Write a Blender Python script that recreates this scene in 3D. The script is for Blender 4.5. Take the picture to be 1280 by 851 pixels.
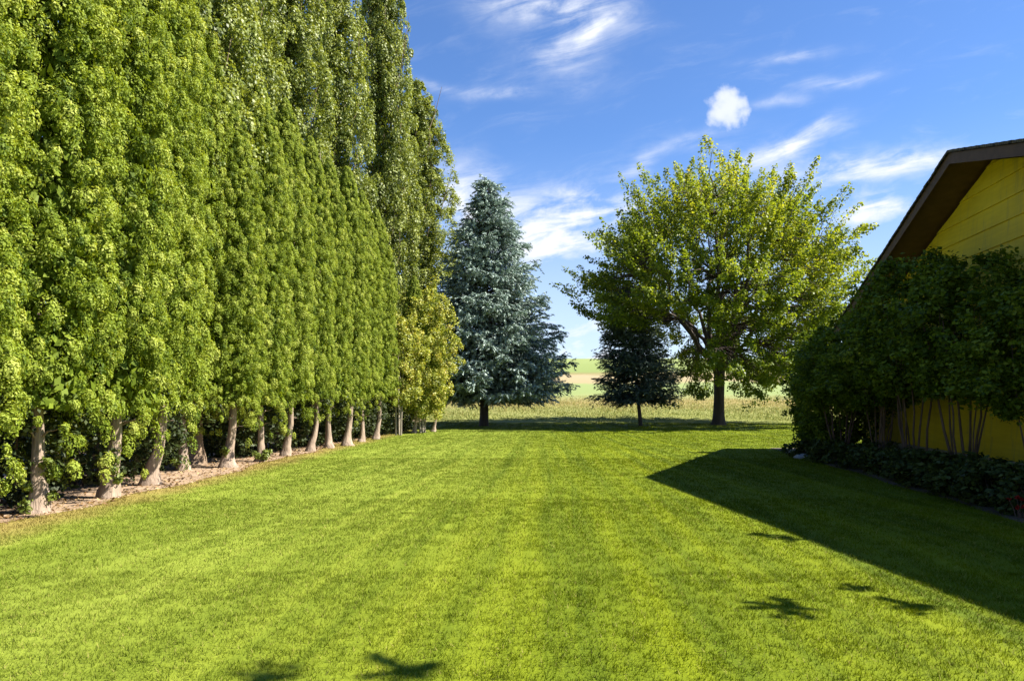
import bpy, math, random
import numpy as np
from math import radians as R, pi

# ------------------------------------------------------------------ clear
for o in list(bpy.data.objects):
    bpy.data.objects.remove(o)
S = bpy.context.scene
COL = S.collection
rng = np.random.default_rng(7)

# ------------------------------------------------------------------ camera
cd = bpy.data.cameras.new('camera')
cam = bpy.data.objects.new('camera', cd)
COL.objects.link(cam)
cam.location = (0, 0, 1.6)
cam.rotation_euler = (R(90), 0, 0)
cd.sensor_width = 36
cd.lens = 27.0
cd.shift_y = 70.5 / 1280
cd.clip_start = 0.05
cd.clip_end = 3000
S.camera = cam
F, YH = 960.0, 496.0


def gpt(px, py, z=0.0):
    """world point of a ground pixel (used only to measure the photo)"""
    y = F * (1.6 - z) / (py - YH)
    return ((px - 640) / F * y, y, z)


# ------------------------------------------------------------------ sun, sky, exposure
SUN_EL, SUN_AZ = R(47.2), R(91.0)            # azimuth from +Y towards +X
sl = bpy.data.lights.new('sun', 'SUN')
sl.energy = 5.0
sl.angle = R(0.53)
sl.color = (1.0, 0.945, 0.84)
sun = bpy.data.objects.new('sun', sl)
COL.objects.link(sun)
from mathutils import Vector
sd = Vector((math.sin(SUN_AZ) * math.cos(SUN_EL), math.cos(SUN_AZ) * math.cos(SUN_EL), math.sin(SUN_EL)))
sun.rotation_euler = (-sd).to_track_quat('-Z', 'Y').to_euler()
sun.location = sd * 60

S.view_settings.view_transform = 'Standard'
S.view_settings.look = 'None'
S.view_settings.gamma = 1
S.view_settings.use_curve_mapping = False
S.view_settings.exposure = 1.65
S.render.engine = 'CYCLES'
S.cycles.max_bounces = 6
S.cycles.diffuse_bounces = 3
S.cycles.glossy_bounces = 2
S.cycles.transmission_bounces = 4
S.cycles.transparent_max_bounces = 4


class NT:
    """tiny node helper"""
    def __init__(s, tree):
        s.t = tree
        s.n = tree.nodes
        s.l = tree.links

    def node(s, typ, **kw):
        n = s.n.new(typ)
        for k, v in kw.items():
            setattr(n, k, v)
        return n

    def put(s, sock, v):
        if v is None:
            return
        if hasattr(v, 'links'):
            s.l.new(v, sock)
        else:
            sock.default_value = v

    def m(s, op, a, b=None, c=None, clamp=False):
        n = s.node('ShaderNodeMath', operation=op, use_clamp=clamp)
        s.put(n.inputs[0], a)
        if b is not None:
            s.put(n.inputs[1], b)
        if c is not None:
            s.put(n.inputs[2], c)
        return n.outputs[0]

    def mix(s, f, a, b, blend='MIX'):
        n = s.node('ShaderNodeMix', data_type='RGBA', blend_type=blend)
        n.clamp_factor = True
        s.put(n.inputs[0], f)
        s.put(n.inputs[6], a if hasattr(a, 'links') else (*a, 1))
        s.put(n.inputs[7], b if hasattr(b, 'links') else (*b, 1))
        return n.outputs[2]

    def noise(s, vec, scale, detail=2, rough=.5, dist=0.0, dim='3D'):
        n = s.node('ShaderNodeTexNoise', noise_dimensions=dim)
        if vec is not None:
            s.put(n.inputs['Vector'], vec)
        n.inputs['Scale'].default_value = scale
        n.inputs['Detail'].default_value = detail
        n.inputs['Roughness'].default_value = rough
        n.inputs['Distortion'].default_value = dist
        return n.outputs['Fac']

    def ramp(s, f, stops, interp='LINEAR'):
        n = s.node('ShaderNodeValToRGB')
        n.color_ramp.interpolation = interp
        e = n.color_ramp.elements
        while len(e) < len(stops):
            e.new(0.5)
        for el, (p, c) in zip(e, stops):
            el.position = p
            el.color = (*c, 1) if len(c) == 3 else c
        s.put(n.inputs[0], f)
        return n.outputs[0]

    def smooth(s, v, lo, hi, a=0.0, b=1.0):
        n = s.node('ShaderNodeMapRange', interpolation_type='SMOOTHSTEP')
        s.put(n.inputs[0], v)
        n.inputs[1].default_value = lo
        n.inputs[2].default_value = hi
        n.inputs[3].default_value = a
        n.inputs[4].default_value = b
        return n.outputs[0]

    def comb(s, x, y, z):
        n = s.node('ShaderNodeCombineXYZ')
        s.put(n.inputs[0], x)
        s.put(n.inputs[1], y)
        s.put(n.inputs[2], z)
        return n.outputs[0]


W = bpy.data.worlds.new('World')
S.world = W
W.use_nodes = True
g = NT(W.node_tree)
g.n.clear()
sky = g.node('ShaderNodeTexSky', sky_type='NISHITA')
sky.sun_disc = False
sky.sun_elevation = SUN_EL
sky.sun_rotation = SUN_AZ
sky.altitude = 600
sky.air_density = 1.0
sky.dust_density = 0.3
sky.ozone_density = 2.5
tc = g.node('ShaderNodeTexCoord')
sep = g.node('ShaderNodeSeparateXYZ')
g.l.new(tc.outputs['Generated'], sep.inputs[0])
dx, dy, dz = sep.outputs
yy = g.m('MAXIMUM', dy, 0.05)
u = g.m('DIVIDE', dx, yy)
v = g.m('DIVIDE', dz, yy)
uv = g.comb(u, v, 0.0)
# slow warp so the clouds have torn edges
wn = g.node('ShaderNodeTexNoise')
g.l.new(uv, wn.inputs['Vector'])
wn.inputs['Scale'].default_value = 7
wn.inputs['Detail'].default_value = 4
ws = g.node('ShaderNodeSeparateXYZ')
g.l.new(wn.outputs['Color'], ws.inputs[0])
uw = g.m('ADD', u, g.m('MULTIPLY', g.m('SUBTRACT', ws.outputs[0], .5), .10))
vw = g.m('ADD', v, g.m('MULTIPLY', g.m('SUBTRACT', ws.outputs[1], .5), .06))
# (x, y, rx, ry, angle, strength) of the clouds seen
CL = [(690, 12, 85, 26, -8, .95), (735, 42, 45, 12, 30, .9), (700, 70, 55, 40, 0, .35),
      (622, 112, 42, 10, 5, .7), (545, 100, 28, 7, -15, .5),
      (985, 68, 50, 7, 12, .65), (1040, 103, 55, 9, 14, .55), (965, 130, 45, 6, 4, .45),
      (985, 184, 62, 15, 18, 1.2), (1030, 160, 22, 6, 40, .6), (1020, 220, 95, 18, 4, .75), (1130, 207, 75, 18, 14, .8),
      (1095, 266, 55, 18, 8, 1.4), (1180, 190, 50, 10, 20, .3),
      (705, 275, 70, 36, 8, 1.5), (745, 250, 50, 10, -14, .9), (585, 262, 40, 55, 60, 1.6),
      (690, 305, 70, 16, 3, .8), (735, 425, 90, 34, 0, 1.5), (620, 330, 80, 20, 0, .6),
      (860, 170, 60, 16, 10, .28), (800, 205, 40, 9, 35, .5), (1010, 390, 60, 22, 0, .55), (900, 300, 220, 60, 0, .22), (960, 440, 160, 22, 0, .6)]
tot = None
for (x, y, rx, ry, an, st) in CL:
    u0, v0 = (x - 640) / F, (YH - y) / F
    c, s_ = math.cos(R(an)), math.sin(R(an))
    du = g.m('SUBTRACT', uw, u0)
    dv = g.m('SUBTRACT', vw, v0)
    a = g.m('MULTIPLY_ADD', du, c * F / rx, g.m('MULTIPLY', dv, s_ * F / rx))
    b = g.m('MULTIPLY_ADD', du, -s_ * F / ry, g.m('MULTIPLY', dv, c * F / ry))
    q = g.m('MULTIPLY_ADD', a, a, g.m('MULTIPLY', b, b))
    e = g.m('MULTIPLY', g.m('EXPONENT', g.m('MULTIPLY', q, -1.0)), st)
    tot = e if tot is None else g.m('ADD', tot, e)
# streaky texture of the cirrus
st1 = g.noise(g.comb(g.m('MULTIPLY_ADD', u, 1.0, g.m('MULTIPLY', v, .25)), g.m('MULTIPLY_ADD', v, 3.6, g.m('MULTIPLY', u, -.9)), 0.0), 9, 7, .62, .6)
st2 = g.noise(uv, 26, 5, .6, .3)
tex = g.m('MULTIPLY_ADD', st1, 1.5, g.m('MULTIPLY', st2, .5))
cir = g.m('MULTIPLY', tot, g.smooth(tex, .62, 1.35))
# thin veil everywhere and the one small puffy cloud
veil = g.m('MULTIPLY', g.smooth(st1, .5, .85), .12)
pu, pv = (911 - 640) / F, (YH - 136) / F
pw = g.node('ShaderNodeTexNoise')
g.l.new(uv, pw.inputs['Vector'])
pw.inputs['Scale'].default_value = 45
pw.inputs['Detail'].default_value = 4
ps = g.node('ShaderNodeSeparateXYZ')
g.l.new(pw.outputs['Color'], ps.inputs[0])
pa = g.m('MULTIPLY', g.m('ADD', g.m('SUBTRACT', u, pu), g.m('MULTIPLY', g.m('SUBTRACT', ps.outputs[0], .5), .045)), F / 21)
pb = g.m('MULTIPLY', g.m('ADD', g.m('SUBTRACT', v, pv), g.m('MULTIPLY', g.m('SUBTRACT', ps.outputs[1], .5), .045)), F / 21)
pq = g.m('MULTIPLY_ADD', pa, pa, g.m('MULTIPLY', pb, pb))
puff = g.smooth(pq, 2.2, 0.0, 0.0, .9)
mask = g.m('MAXIMUM', g.m('ADD', cir, veil, clamp=True), puff)
mask = g.m('MULTIPLY', mask, g.smooth(dy, .05, .3))
low = g.smooth(dz, 0.0, .33, .55, 0.0)
mask = g.m('MAXIMUM', mask, low)
tint = g.mix(1.0, sky.outputs[0], (0.74, 0.98, 1.32), 'MULTIPLY')
skyc = g.mix(mask, tint, (6.6, 6.9, 7.6))
bg = g.node('ShaderNodeBackground')
bg.inputs['Strength'].default_value = 0.0487
g.l.new(skyc, bg.inputs['Color'])
out = g.node('ShaderNodeOutputWorld')
g.l.new(bg.outputs[0], out.inputs[0])


# ------------------------------------------------------------------ materials
def newmat(name):
    m = bpy.data.materials.new(name)
    m.use_nodes = True
    k = NT(m.node_tree)
    k.n.clear()
    o = k.node('ShaderNodeOutputMaterial')
    p = k.node('ShaderNodeBsdfPrincipled')
    k.l.new(p.outputs[0], o.inputs[0])
    return m, k, p, o


def leafmat(name, stops, trans=.3, rough=.5, spec=.35, tcol=None):
    """stops: colour ramp over the per-leaf 'tint' attribute"""
    m, k, p, o = newmat(name)
    at = k.node('ShaderNodeAttribute', attribute_name='tint')
    col = k.ramp(at.outputs['Fac'], stops)
    k.put(p.inputs['Base Color'], col)
    p.inputs['Roughness'].default_value = rough
    p.inputs['Specular IOR Level'].default_value = spec
    tr = k.node('ShaderNodeBsdfTranslucent')
    k.put(tr.inputs[0], k.mix(1.0, col, tcol or (1.35, 1.25, .5), 'MULTIPLY'))
    mx = k.node('ShaderNodeMixShader')
    mx.inputs[0].default_value = trans
    k.l.new(p.outputs[0], mx.inputs[1])
    k.l.new(tr.outputs[0], mx.inputs[2])
    k.l.new(mx.outputs[0], o.inputs[0])
    return m


def barkmat(name, c1, c2, scale=6, zs=.25, bump=.5):
    m, k, p, o = newmat(name)
    t = k.node('ShaderNodeTexCoord')
    mp = k.node('ShaderNodeMapping')
    mp.inputs['Scale'].default_value = (1, 1, zs)
    k.l.new(t.outputs['Object'], mp.inputs[0])
    n = k.noise(mp.outputs[0], scale, 6, .65, .4)
    n2 = k.noise(mp.outputs[0], scale * 5, 3, .6)
    f = k.m('MULTIPLY_ADD', n2, .4, k.m('MULTIPLY', n, .7))
    k.put(p.inputs['Base Color'], k.ramp(f, [(.3, c1), (.72, c2)]))
    p.inputs['Roughness'].default_value = .9
    b = k.node('ShaderNodeBump')
    b.inputs['Strength'].default_value = bump
    b.inputs['Distance'].default_value = .04
    k.put(b.inputs['Height'], f)
    k.l.new(b.outputs[0], p.inputs['Normal'])
    return m


M = {}
M['cedar'] = leafmat('cedar_leaf', [(0, (.052, .090, .006)), (.45, (.195, .255, .022)), (.8, (.310, .365, .060)), (1, (.38, .42, .09))], .34, .6, .15)
M['poplar'] = leafmat('poplar_leaf', [(0, (.055, .085, .014)), (.5, (.190, .230, .036)), (1, (.34, .38, .12))], .32, .5, .35)
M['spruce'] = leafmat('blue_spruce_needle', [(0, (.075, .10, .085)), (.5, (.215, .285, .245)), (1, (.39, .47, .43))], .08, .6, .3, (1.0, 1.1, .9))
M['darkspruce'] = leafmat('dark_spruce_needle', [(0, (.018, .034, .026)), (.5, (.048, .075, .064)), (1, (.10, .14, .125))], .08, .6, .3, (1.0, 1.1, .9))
M['maple'] = leafmat('maple_leaf', [(0, (.075, .115, .010)), (.35, (.165, .225, .020)), (.7, (.31, .335, .034)), (.93, (.46, .42, .03)), (1, (.50, .28, .035))], .48, .5, .35)
M['yellowleaf'] = leafmat('yellowing_leaf', [(0, (.11, .14, .015)), (.40, (.28, .31, .04)), (.8, (.46, .45, .09)), (1, (.46, .34, .09))], .3, .5, .35)
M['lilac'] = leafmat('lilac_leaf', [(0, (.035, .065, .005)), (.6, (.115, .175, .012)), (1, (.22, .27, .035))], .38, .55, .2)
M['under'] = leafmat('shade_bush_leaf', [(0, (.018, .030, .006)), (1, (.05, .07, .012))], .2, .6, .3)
M['perennial'] = leafmat('perennial_leaf', [(0, (.020, .034, .005)), (1, (.075, .10, .018))], .2, .55, .2)
M['sprout'] = leafmat('sprout_leaf', [(0, (.09, .13, .015)), (1, (.19, .23, .04))], .3, .5, .3)
M['redflower'] = leafmat('red_petal', [(0, (.25, .012, .010)), (1, (.45, .03, .02))], .3, .5, .3, (1.1, .6, .6))
M['cedarbark'] = barkmat('cedar_bark', (.07, .048, .036), (.40, .30, .22), 9, .12, 1.0)
M['popbark'] = barkmat('poplar_bark', (.10, .065, .04), (.28, .20, .13), 7, .2, .8)
M['palebark'] = barkmat('pale_bark', (.12, .10, .075), (.34, .29, .22), 8, .3, .5)
M['darkbark'] = barkmat('dark_bark', (.025, .018, .014), (.085, .06, .048), 8, .2, .8)
M['stem'] = barkmat('shrub_stem', (.05, .03, .022), (.15, .095, .07), 12, .3, .4)
M['greystone'] = barkmat('grey_stone', (.22, .23, .25), (.42, .43, .45), 9, 1, .4)


# ------------------------------------------------------------------ object helpers
def link(name, me, parent=None, mat=None, loc=None):
    o = bpy.data.objects.new(name, me)
    COL.objects.link(o)
    if mat is not None:
        me.materials.append(mat)
    if parent is not None:
        o.parent = parent
    if loc is not None:
        o.location = loc
    return o


def thing(name, label, cat, loc=(0, 0, 0), rotz=0, group=None):
    o = bpy.data.objects.new(name, None)
    COL.objects.link(o)
    o.location = loc
    o.rotation_euler = (0, 0, rotz)
    o.empty_display_size = .3
    o['label'] = label
    o['category'] = cat
    if group:
        o['group'] = group
    return o


def structure(o):
    o['kind'] = 'structure'
    return o


def nrm(a):
    return a / np.maximum(np.linalg.norm(a, axis=-1, keepdims=True), 1e-9)


def raw_mesh(name, co, faces_n, idx, tint=None, smooth=False):
    me = bpy.data.meshes.new(name)
    me.vertices.add(len(co))
    me.vertices.foreach_set('co', np.ascontiguousarray(co, dtype=np.float32).ravel())
    nf = len(idx) // faces_n
    me.loops.add(len(idx))
    me.loops.foreach_set('vertex_index', idx.astype(np.int32))
    me.polygons.add(nf)
    me.polygons.foreach_set('loop_start', (np.arange(nf) * faces_n).astype(np.int32))
    if tint is not None:
        a = me.attributes.new('tint', 'FLOAT', 'FACE')
        a.data.foreach_set('value', tint.astype(np.float32))
    me.update(calc_edges=True)
    if smooth:
        me.polygons.foreach_set('use_smooth', np.ones(nf, dtype=bool))
    return me


def leaves(name, P, N, T, L, Wd, tint, fold=.12):
    """n little rhombic leaves: centre P, normal N, long axis T"""
    N = nrm(N)
    T = nrm(T - N * np.sum(T * N, 1, keepdims=True) + 1e-6)
    B = np.cross(N, T)
    L = np.asarray(L).reshape(-1, 1) * np.ones((len(P), 1))
    Wd = np.asarray(Wd).reshape(-1, 1) * np.ones((len(P), 1))
    co = np.empty((len(P), 4, 3))
    co[:, 0] = P - T * L * .5
    co[:, 1] = P + B * Wd * .5 + N * Wd * fold - T * L * .05
    co[:, 2] = P + T * L * .5 - N * L * fold * .7
    co[:, 3] = P - B * Wd * .5 + N * Wd * fold - T * L * .05
    return raw_mesh(name, co.reshape(-1, 3), 4, np.arange(len(P) * 4), np.clip(tint, 0, 1))


def rdir(n):
    return nrm(rng.normal(size=(n, 3)))


class Tubes:
    """many tapered, bent limbs collected into one mesh"""
    def __init__(s):
        s.co = []
        s.f = []
        s.n = 0

    def add(s, pts, rad, seg=8, rough=0.0, flare=None):
        pts = np.asarray(pts, float)
        k = len(pts)
        rad = np.broadcast_to(np.asarray(rad, float), (k,))
        tan = np.gradient(pts, axis=0)
        tan = nrm(tan)
        ref = np.array([1., 0, 0]) if abs(tan[0][0]) < .8 else np.array([0, 1., 0])
        a = nrm(np.cross(tan, ref))
        b = np.cross(tan, a)
        th = np.linspace(0, 2 * pi, seg, endpoint=False)
        prof = np.ones((k, seg))
        if rough:
            ph = rng.uniform(0, 6.28, 4)
            for q, fr in enumerate((2, 3, 5, 7)):
                prof += rough * np.sin(fr * th[None, :] + ph[q] + np.linspace(0, 2.5 * (q - 1.5), k)[:, None]) / (1 + q * .4)
            prof += rough * .5 * rng.normal(size=(k, seg))
        if flare is not None:
            lob = 1 + .55 * np.maximum(0, np.sin(4 * th + rng.uniform(0, 6))) ** 2
            fl = np.asarray(flare)[:, None]
            prof = prof * (1 + fl * lob[None, :])
        ring = pts[:, None] + rad[:, None, None] * prof[..., None] * (a[:, None] * np.cos(th)[None, :, None] + b[:, None] * np.sin(th)[None, :, None])
        s.co.append(ring.reshape(-1, 3))
        i = np.arange(k - 1)[:, None] * seg
        j = np.arange(seg)[None]
        j2 = (j + 1) % seg
        q = np.stack([i + j, i + j2, i + seg + j2, i + seg + j], -1).reshape(-1, 4) + s.n
        s.f.append(q)
        s.n += k * seg

    def mesh(s, name):
        return raw_mesh(name, np.concatenate(s.co), 4, np.concatenate(s.f).ravel(), None, True)


def bend(p0, p1, n=7, sag=0.0, wob=.03):
    t = np.linspace(0, 1, n)[:, None]
    p0, p1 = np.asarray(p0, float), np.asarray(p1, float)
    L = np.linalg.norm(p1 - p0)
    p = p0 + (p1 - p0) * t
    p[:, 2] += (np.sin(t[:, 0] * pi) * sag * L)
    w = rng.normal(size=(n, 3)) * wob * L
    w[0] = 0
    return p + w * np.sin(t * pi * .8)


def clump_leaves(C, A, rad, per, size, asp=.55, stretch=1.0, inward=.6, jit=.5, upT=.6):
    """puffs of leaves: C centres, A outward axes, rad radius per clump -> P,N,T,size arrays and clump index"""
    n = len(C)
    idx = np.repeat(np.arange(n), per)
    d = rdir(len(idx))
    ax = A[idx]
    d = nrm(d + ax * .75)
    r = rad[idx][:, None] * rng.uniform(inward, 1.05, (len(idx), 1))
    off = d * r
    off[:, 2] *= stretch
    P = C[idx] + off
    N = nrm(d + jit * rng.normal(size=d.shape))
    T = nrm(d * .5 + np.array([0, 0, upT]) + .6 * rng.normal(size=d.shape))
    L = size * rng.uniform(.7, 1.35, len(idx))
    return P, N, T, L, idx


def sinnoise(a, z, k=5, seed=0):
    r = np.random.default_rng(seed)
    s = np.zeros_like(a)
    for _ in range(k):
        s += np.sin(r.integers(1, 6) * a + r.uniform(0, 6) + z * r.uniform(1, 7)) * r.uniform(.5, 1)
    return s / k


# ------------------------------------------------------------------ ground
def hz(y):
    return np.interp(y, [-100, 40, 46, 52, 60, 100, 160, 220, 320, 380, 900], [0, 0, 0.12, .36, .68, 1.5, 4.2, 8.4, 17.9, 18.6, 6])


def smooth_hz(y):
    y = np.asarray(y, float)
    acc = 0
    for dlt in np.linspace(-1, 1, 9):
        acc = acc + hz(y + dlt * np.clip((y - 38) * .12, 0, 20))
    return acc / 9


def sheet(name, xs, ys, zf, mat):
    X, Y = np.meshgrid(xs, ys)
    Z = zf(X, Y)
    nx, ny = len(xs), len(ys)
    i = np.arange(ny - 1)[:, None] * nx + np.arange(nx - 1)[None]
    q = np.stack([i, i + 1, i + nx + 1, i + nx], -1).reshape(-1)
    me = raw_mesh(name, np.stack([X, Y, Z], -1).reshape(-1, 3), 4, q, None, True)
    return link(name, me, None, mat)


def lawn_colour(k):
    """shared by the lawn sheet and its blades: world-position colour"""
    ge = k.node('ShaderNodeNewGeometry')
    sp = k.node('ShaderNodeSeparateXYZ')
    k.l.new(ge.outputs['Position'], sp.inputs[0])
    x, y = sp.outputs[0], sp.outputs[1]
    wob = k.m('MULTIPLY', k.m('SUBTRACT', k.noise(ge.outputs['Position'], .16, 2), .5), .9)
    s = k.m('ADD', k.m('MULTIPLY_ADD', y, -.07, k.m('MULTIPLY', x, k.m('MULTIPLY_ADD', y, .022, 1.0))), wob)
    stripes = k.noise(k.comb(k.m('MULTIPLY', s, 1.0), k.m('MULTIPLY', y, .018), 0.0), 1.9, 4, .62)  # mowing stripes: how bent blades catch the light, put into the colour
    patch = k.noise(ge.outputs['Position'], .55, 4, .6)
    fine = k.noise(ge.outputs['Position'], 9, 3, .65)
    f = k.m('ADD', k.m('MULTIPLY', stripes, .70), k.m('ADD', k.m('MULTIPLY', patch, .14), k.m('MULTIPLY', fine, .08)))
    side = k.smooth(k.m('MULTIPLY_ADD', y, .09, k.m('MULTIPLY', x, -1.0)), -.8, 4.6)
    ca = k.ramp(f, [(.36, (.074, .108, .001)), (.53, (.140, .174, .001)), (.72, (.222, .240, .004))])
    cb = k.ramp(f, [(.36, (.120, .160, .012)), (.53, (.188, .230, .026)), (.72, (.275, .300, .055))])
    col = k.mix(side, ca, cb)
    # dry, orange rim along the soil under the trees
    edge = k.m('ADD', k.m('MULTIPLY_ADD', y, -.035, x), k.m('MULTIPLY', k.m('SUBTRACT', k.noise(ge.outputs['Position'], 1.3, 3), .5), .9))
    dry = k.smooth(edge, -5.6, -6.5, 0.0, .75)
    return k.mix(dry, col, (.26, .18, .06)), f, ge


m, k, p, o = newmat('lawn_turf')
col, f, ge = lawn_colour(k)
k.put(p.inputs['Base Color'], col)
p.inputs['Roughness'].default_value = .85
p.inputs['Specular IOR Level'].default_value = .15
b = k.node('ShaderNodeBump')
b.inputs['Strength'].default_value = .6
b.inputs['Distance'].default_value = .03
k.put(b.inputs['Height'], k.noise(ge.outputs['Position'], 38, 4, .7))
k.l.new(b.outputs[0], p.inputs['Normal'])
M['lawn'] = m

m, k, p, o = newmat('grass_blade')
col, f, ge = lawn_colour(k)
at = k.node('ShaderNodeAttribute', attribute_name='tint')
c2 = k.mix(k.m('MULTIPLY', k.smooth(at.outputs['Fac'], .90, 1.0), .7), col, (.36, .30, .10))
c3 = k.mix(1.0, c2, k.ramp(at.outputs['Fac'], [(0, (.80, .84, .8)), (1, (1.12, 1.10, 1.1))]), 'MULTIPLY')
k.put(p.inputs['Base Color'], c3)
p.inputs['Roughness'].default_value = .6
p.inputs['Specular IOR Level'].default_value = .08
tr = k.node('ShaderNodeBsdfTranslucent')
k.put(tr.inputs[0], c3)
mx = k.node('ShaderNodeMixShader')
mx.inputs[0].default_value = .35
k.l.new(p.outputs[0], mx.inputs[1])
k.l.new(tr.outputs[0], mx.inputs[2])
k.l.new(mx.outputs[0], o.inputs[0])
M['blade'] = m

m, k, p, o = newmat('field_ground')
ge = k.node('ShaderNodeNewGeometry')
sp = k.node('ShaderNodeSeparateXYZ')
k.l.new(ge.outputs['Position'], sp.inputs[0])
n1 = k.noise(ge.outputs['Position'], .035, 4, .6)
n2 = k.noise(ge.outputs['Position'], .5, 5, .7)
yb = k.m('ADD', sp.outputs[1], k.m('ADD', k.m('MULTIPLY', k.m('SUBTRACT', n1, .5), 42), k.m('MULTIPLY', k.m('SUBTRACT', n2, .5), 22)))
bands = k.ramp(k.m('DIVIDE', yb, 340), [(.10, (.15, .17, .035)), (.17, (.22, .22, .07)), (.235, (.31, .23, .095)), (.29, (.24, .245, .10)),
               (.33, (.19, .235, .085)), (.47, (.20, .245, .095)), (.50, (.29, .23, .13)), (.60, (.31, .24, .145)), (.635, (.19, .17, .07)),
               (.655, (.17, .215, .07)), (.85, (.20, .245, .085)), (1, (.20, .24, .09))])
k.put(p.inputs['Base Color'], k.mix(k.m('MULTIPLY', n2, .55), bands, k.mix(.5, bands, (.12, .13, .03))))
p.inputs['Roughness'].default_value = .95
p.inputs['Specular IOR Level'].default_value = .1
M['field'] = m

m, k, p, o = newmat('bare_soil')
ge = k.node('ShaderNodeNewGeometry')
n1 = k.noise(ge.outputs['Position'], 2.2, 5, .65)
n2 = k.noise(ge.outputs['Position'], 24, 4, .7)
f = k.m('MULTIPLY_ADD', n2, .45, k.m('MULTIPLY', n1, .6))
k.put(p.inputs['Base Color'], k.ramp(f, [(.35, (.14, .085, .05)), (.52, (.26, .175, .108)), (.7, (.36, .265, .18))]))
p.inputs['Roughness'].default_value = .95
b = k.node('ShaderNodeBump')
b.inputs['Strength'].default_value = .8
b.inputs['Distance'].default_value = .04
k.put(b.inputs['Height'], f)
k.l.new(b.outputs[0], p.inputs['Normal'])
M['soil'] = m

m, k, p, o = newmat('dark_mulch')
ge = k.node('ShaderNodeNewGeometry')
f = k.noise(ge.outputs['Position'], 14, 5, .7)
k.put(p.inputs['Base Color'], k.ramp(f, [(.3, (.03, .022, .015)), (.7, (.10, .075, .05))]))
p.inputs['Roughness'].default_value = .95
M['mulch'] = m

ys = np.concatenate([np.arange(-60, 40, 10), np.arange(40, 120, 4), np.arange(120, 400, 10), np.arange(400, 1001, 60)])
xs = np.concatenate([np.arange(-900, -200, 70), np.arange(-200, 200, 10), np.arange(200, 901, 70)])
structure(sheet('field', xs, ys, lambda X, Y: smooth_hz(Y) - .02 + .004 * (X + 10) * np.clip((Y - 80) / 300, 0, 1), M['field']))


def lawn_far(x):
    return 44.2 + .6 * np.sin(x * .31) + .35 * np.sin(x * .83 + 1)


def bed_edge(y):     # lawn / tree bed border
    return -6.1 + .02 * np.clip(y - 12, 0, 40) - .55 * np.clip((11.2 - y) / 2.2, 0, 1.4) + .12 * np.sin(y * .9) + .07 * np.sin(y * 2.3 + 1)


def house_edge(y):   # lawn / planting bed border at the house
    return 5.45 + .108 * y + .05 * np.sin(y * 1.7)


# lawn: rows that follow the far edge
tx = np.linspace(-14, 26, 81)
ty = np.linspace(0, 1, 60)
TX, TY = np.meshgrid(tx, ty)
LY = -14 + (lawn_far(TX) + 14) * TY
LZ = smooth_hz(LY) + .004
i = np.arange(59)[:, None] * 81 + np.arange(80)[None]
q = np.stack([i, i + 1, i + 82, i + 81], -1).reshape(-1)
structure(link('lawn', raw_mesh('lawn', np.stack([TX, LY, LZ], -1).reshape(-1, 3), 4, q, None, True), None, M['lawn']))


def strip(name, y0, y1, n, fa, fb, z, mat):
    y = np.linspace(y0, y1, n)
    a, b_ = fa(y), fb(y)
    m_ = 6
    t = np.linspace(0, 1, m_)
    X = a[:, None] + (b_ - a)[:, None] * t[None]
    Y = np.repeat(y[:, None], m_, 1)
    i = np.arange(n - 1)[:, None] * m_ + np.arange(m_ - 1)[None]
    q = np.stack([i, i + 1, i + m_ + 1, i + m_], -1).reshape(-1)
    return structure(link(name, raw_mesh(name, np.stack([X, Y, np.full_like(X, z)], -1).reshape(-1, 3), 4, q, None, True), None, mat))


strip('soil', -6, 36, 160, lambda y: y * 0 - 13.0, bed_edge, .009, M['soil'])
strip('planting_bed', 2, 24, 60, house_edge, lambda y: 9.3 + .138 * (y - 15.1), .012, M['mulch'])


# grass blades (one uncountable mass)
def blades(P, h, w, lean, tint):
    n = len(P)
    a = rng.uniform(0, 2 * pi, n)
    side = np.stack([np.cos(a), np.sin(a), 0 * a], 1) * w[:, None] * .5
    b2 = a + rng.normal(pi / 2, .7, n)
    tip = P + np.stack([np.cos(b2) * lean * h, np.sin(b2) * lean * h, h], 1)
    co = np.stack([P - side, P + side, tip], 1).reshape(-1, 3)
    return co, tint


def lawn_points(y0, y1, dens, per, spread):
    A = 0
    n = int(dens * (y1 - y0) * (y0 + y1) * .72)
    y = np.sqrt(rng.uniform(y0 * y0, y1 * y1, n))
    x = y * rng.uniform(-.74, .74, n)
    x = np.repeat(x, per) + rng.normal(0, spread, n * per)
    y = np.repeat(y, per) + rng.normal(0, spread, n * per)
    ok = (x > bed_edge(y) + np.where(rng.uniform(size=len(x)) < .3, rng.normal(-.05, .3, len(x)), rng.normal(-.02, .08, len(x)))) & ((x < house_edge(y) + .05) | (y > 24.2)) & (y < lawn_far(x) + .3) & ~((y > 36) & (x < -3.5) & (x < -6))
    ok &= (x < 9.8) | (y > 24.5)
    return x[ok], y[ok]


co, tt = [], []
for (y0, y1, dens, per, spread) in ((3.6, 7, 420, 9, .035), (7, 12, 220, 9, .05), (12, 20, 110, 8, .07), (20, 32, 45, 8, .1), (32, 45, 25, 8, .14)):
    x, y = lawn_points(y0, y1, dens, per, spread)
    n = len(x)
    P = np.stack([x, y, smooth_hz(y) + .003], 1)
    far = np.clip(y / 6, 1, 7)
    c, t = blades(P, rng.uniform(.016, .036, n), rng.uniform(.004, .0075, n) * far ** .9, rng.uniform(.2, 1.3, n), rng.uniform(0, 1, n))
    co.append(c)
    tt.append(t)
co = np.concatenate(co)
gr = link('lawn_grass', raw_mesh('lawn_grass', co, 3, np.arange(len(co)), np.concatenate(tt)), None, M['blade'])
gr['kind'] = 'stuff'
gr['label'] = 'short mown green grass covering the lawn'
gr['category'] = 'grass'

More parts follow.
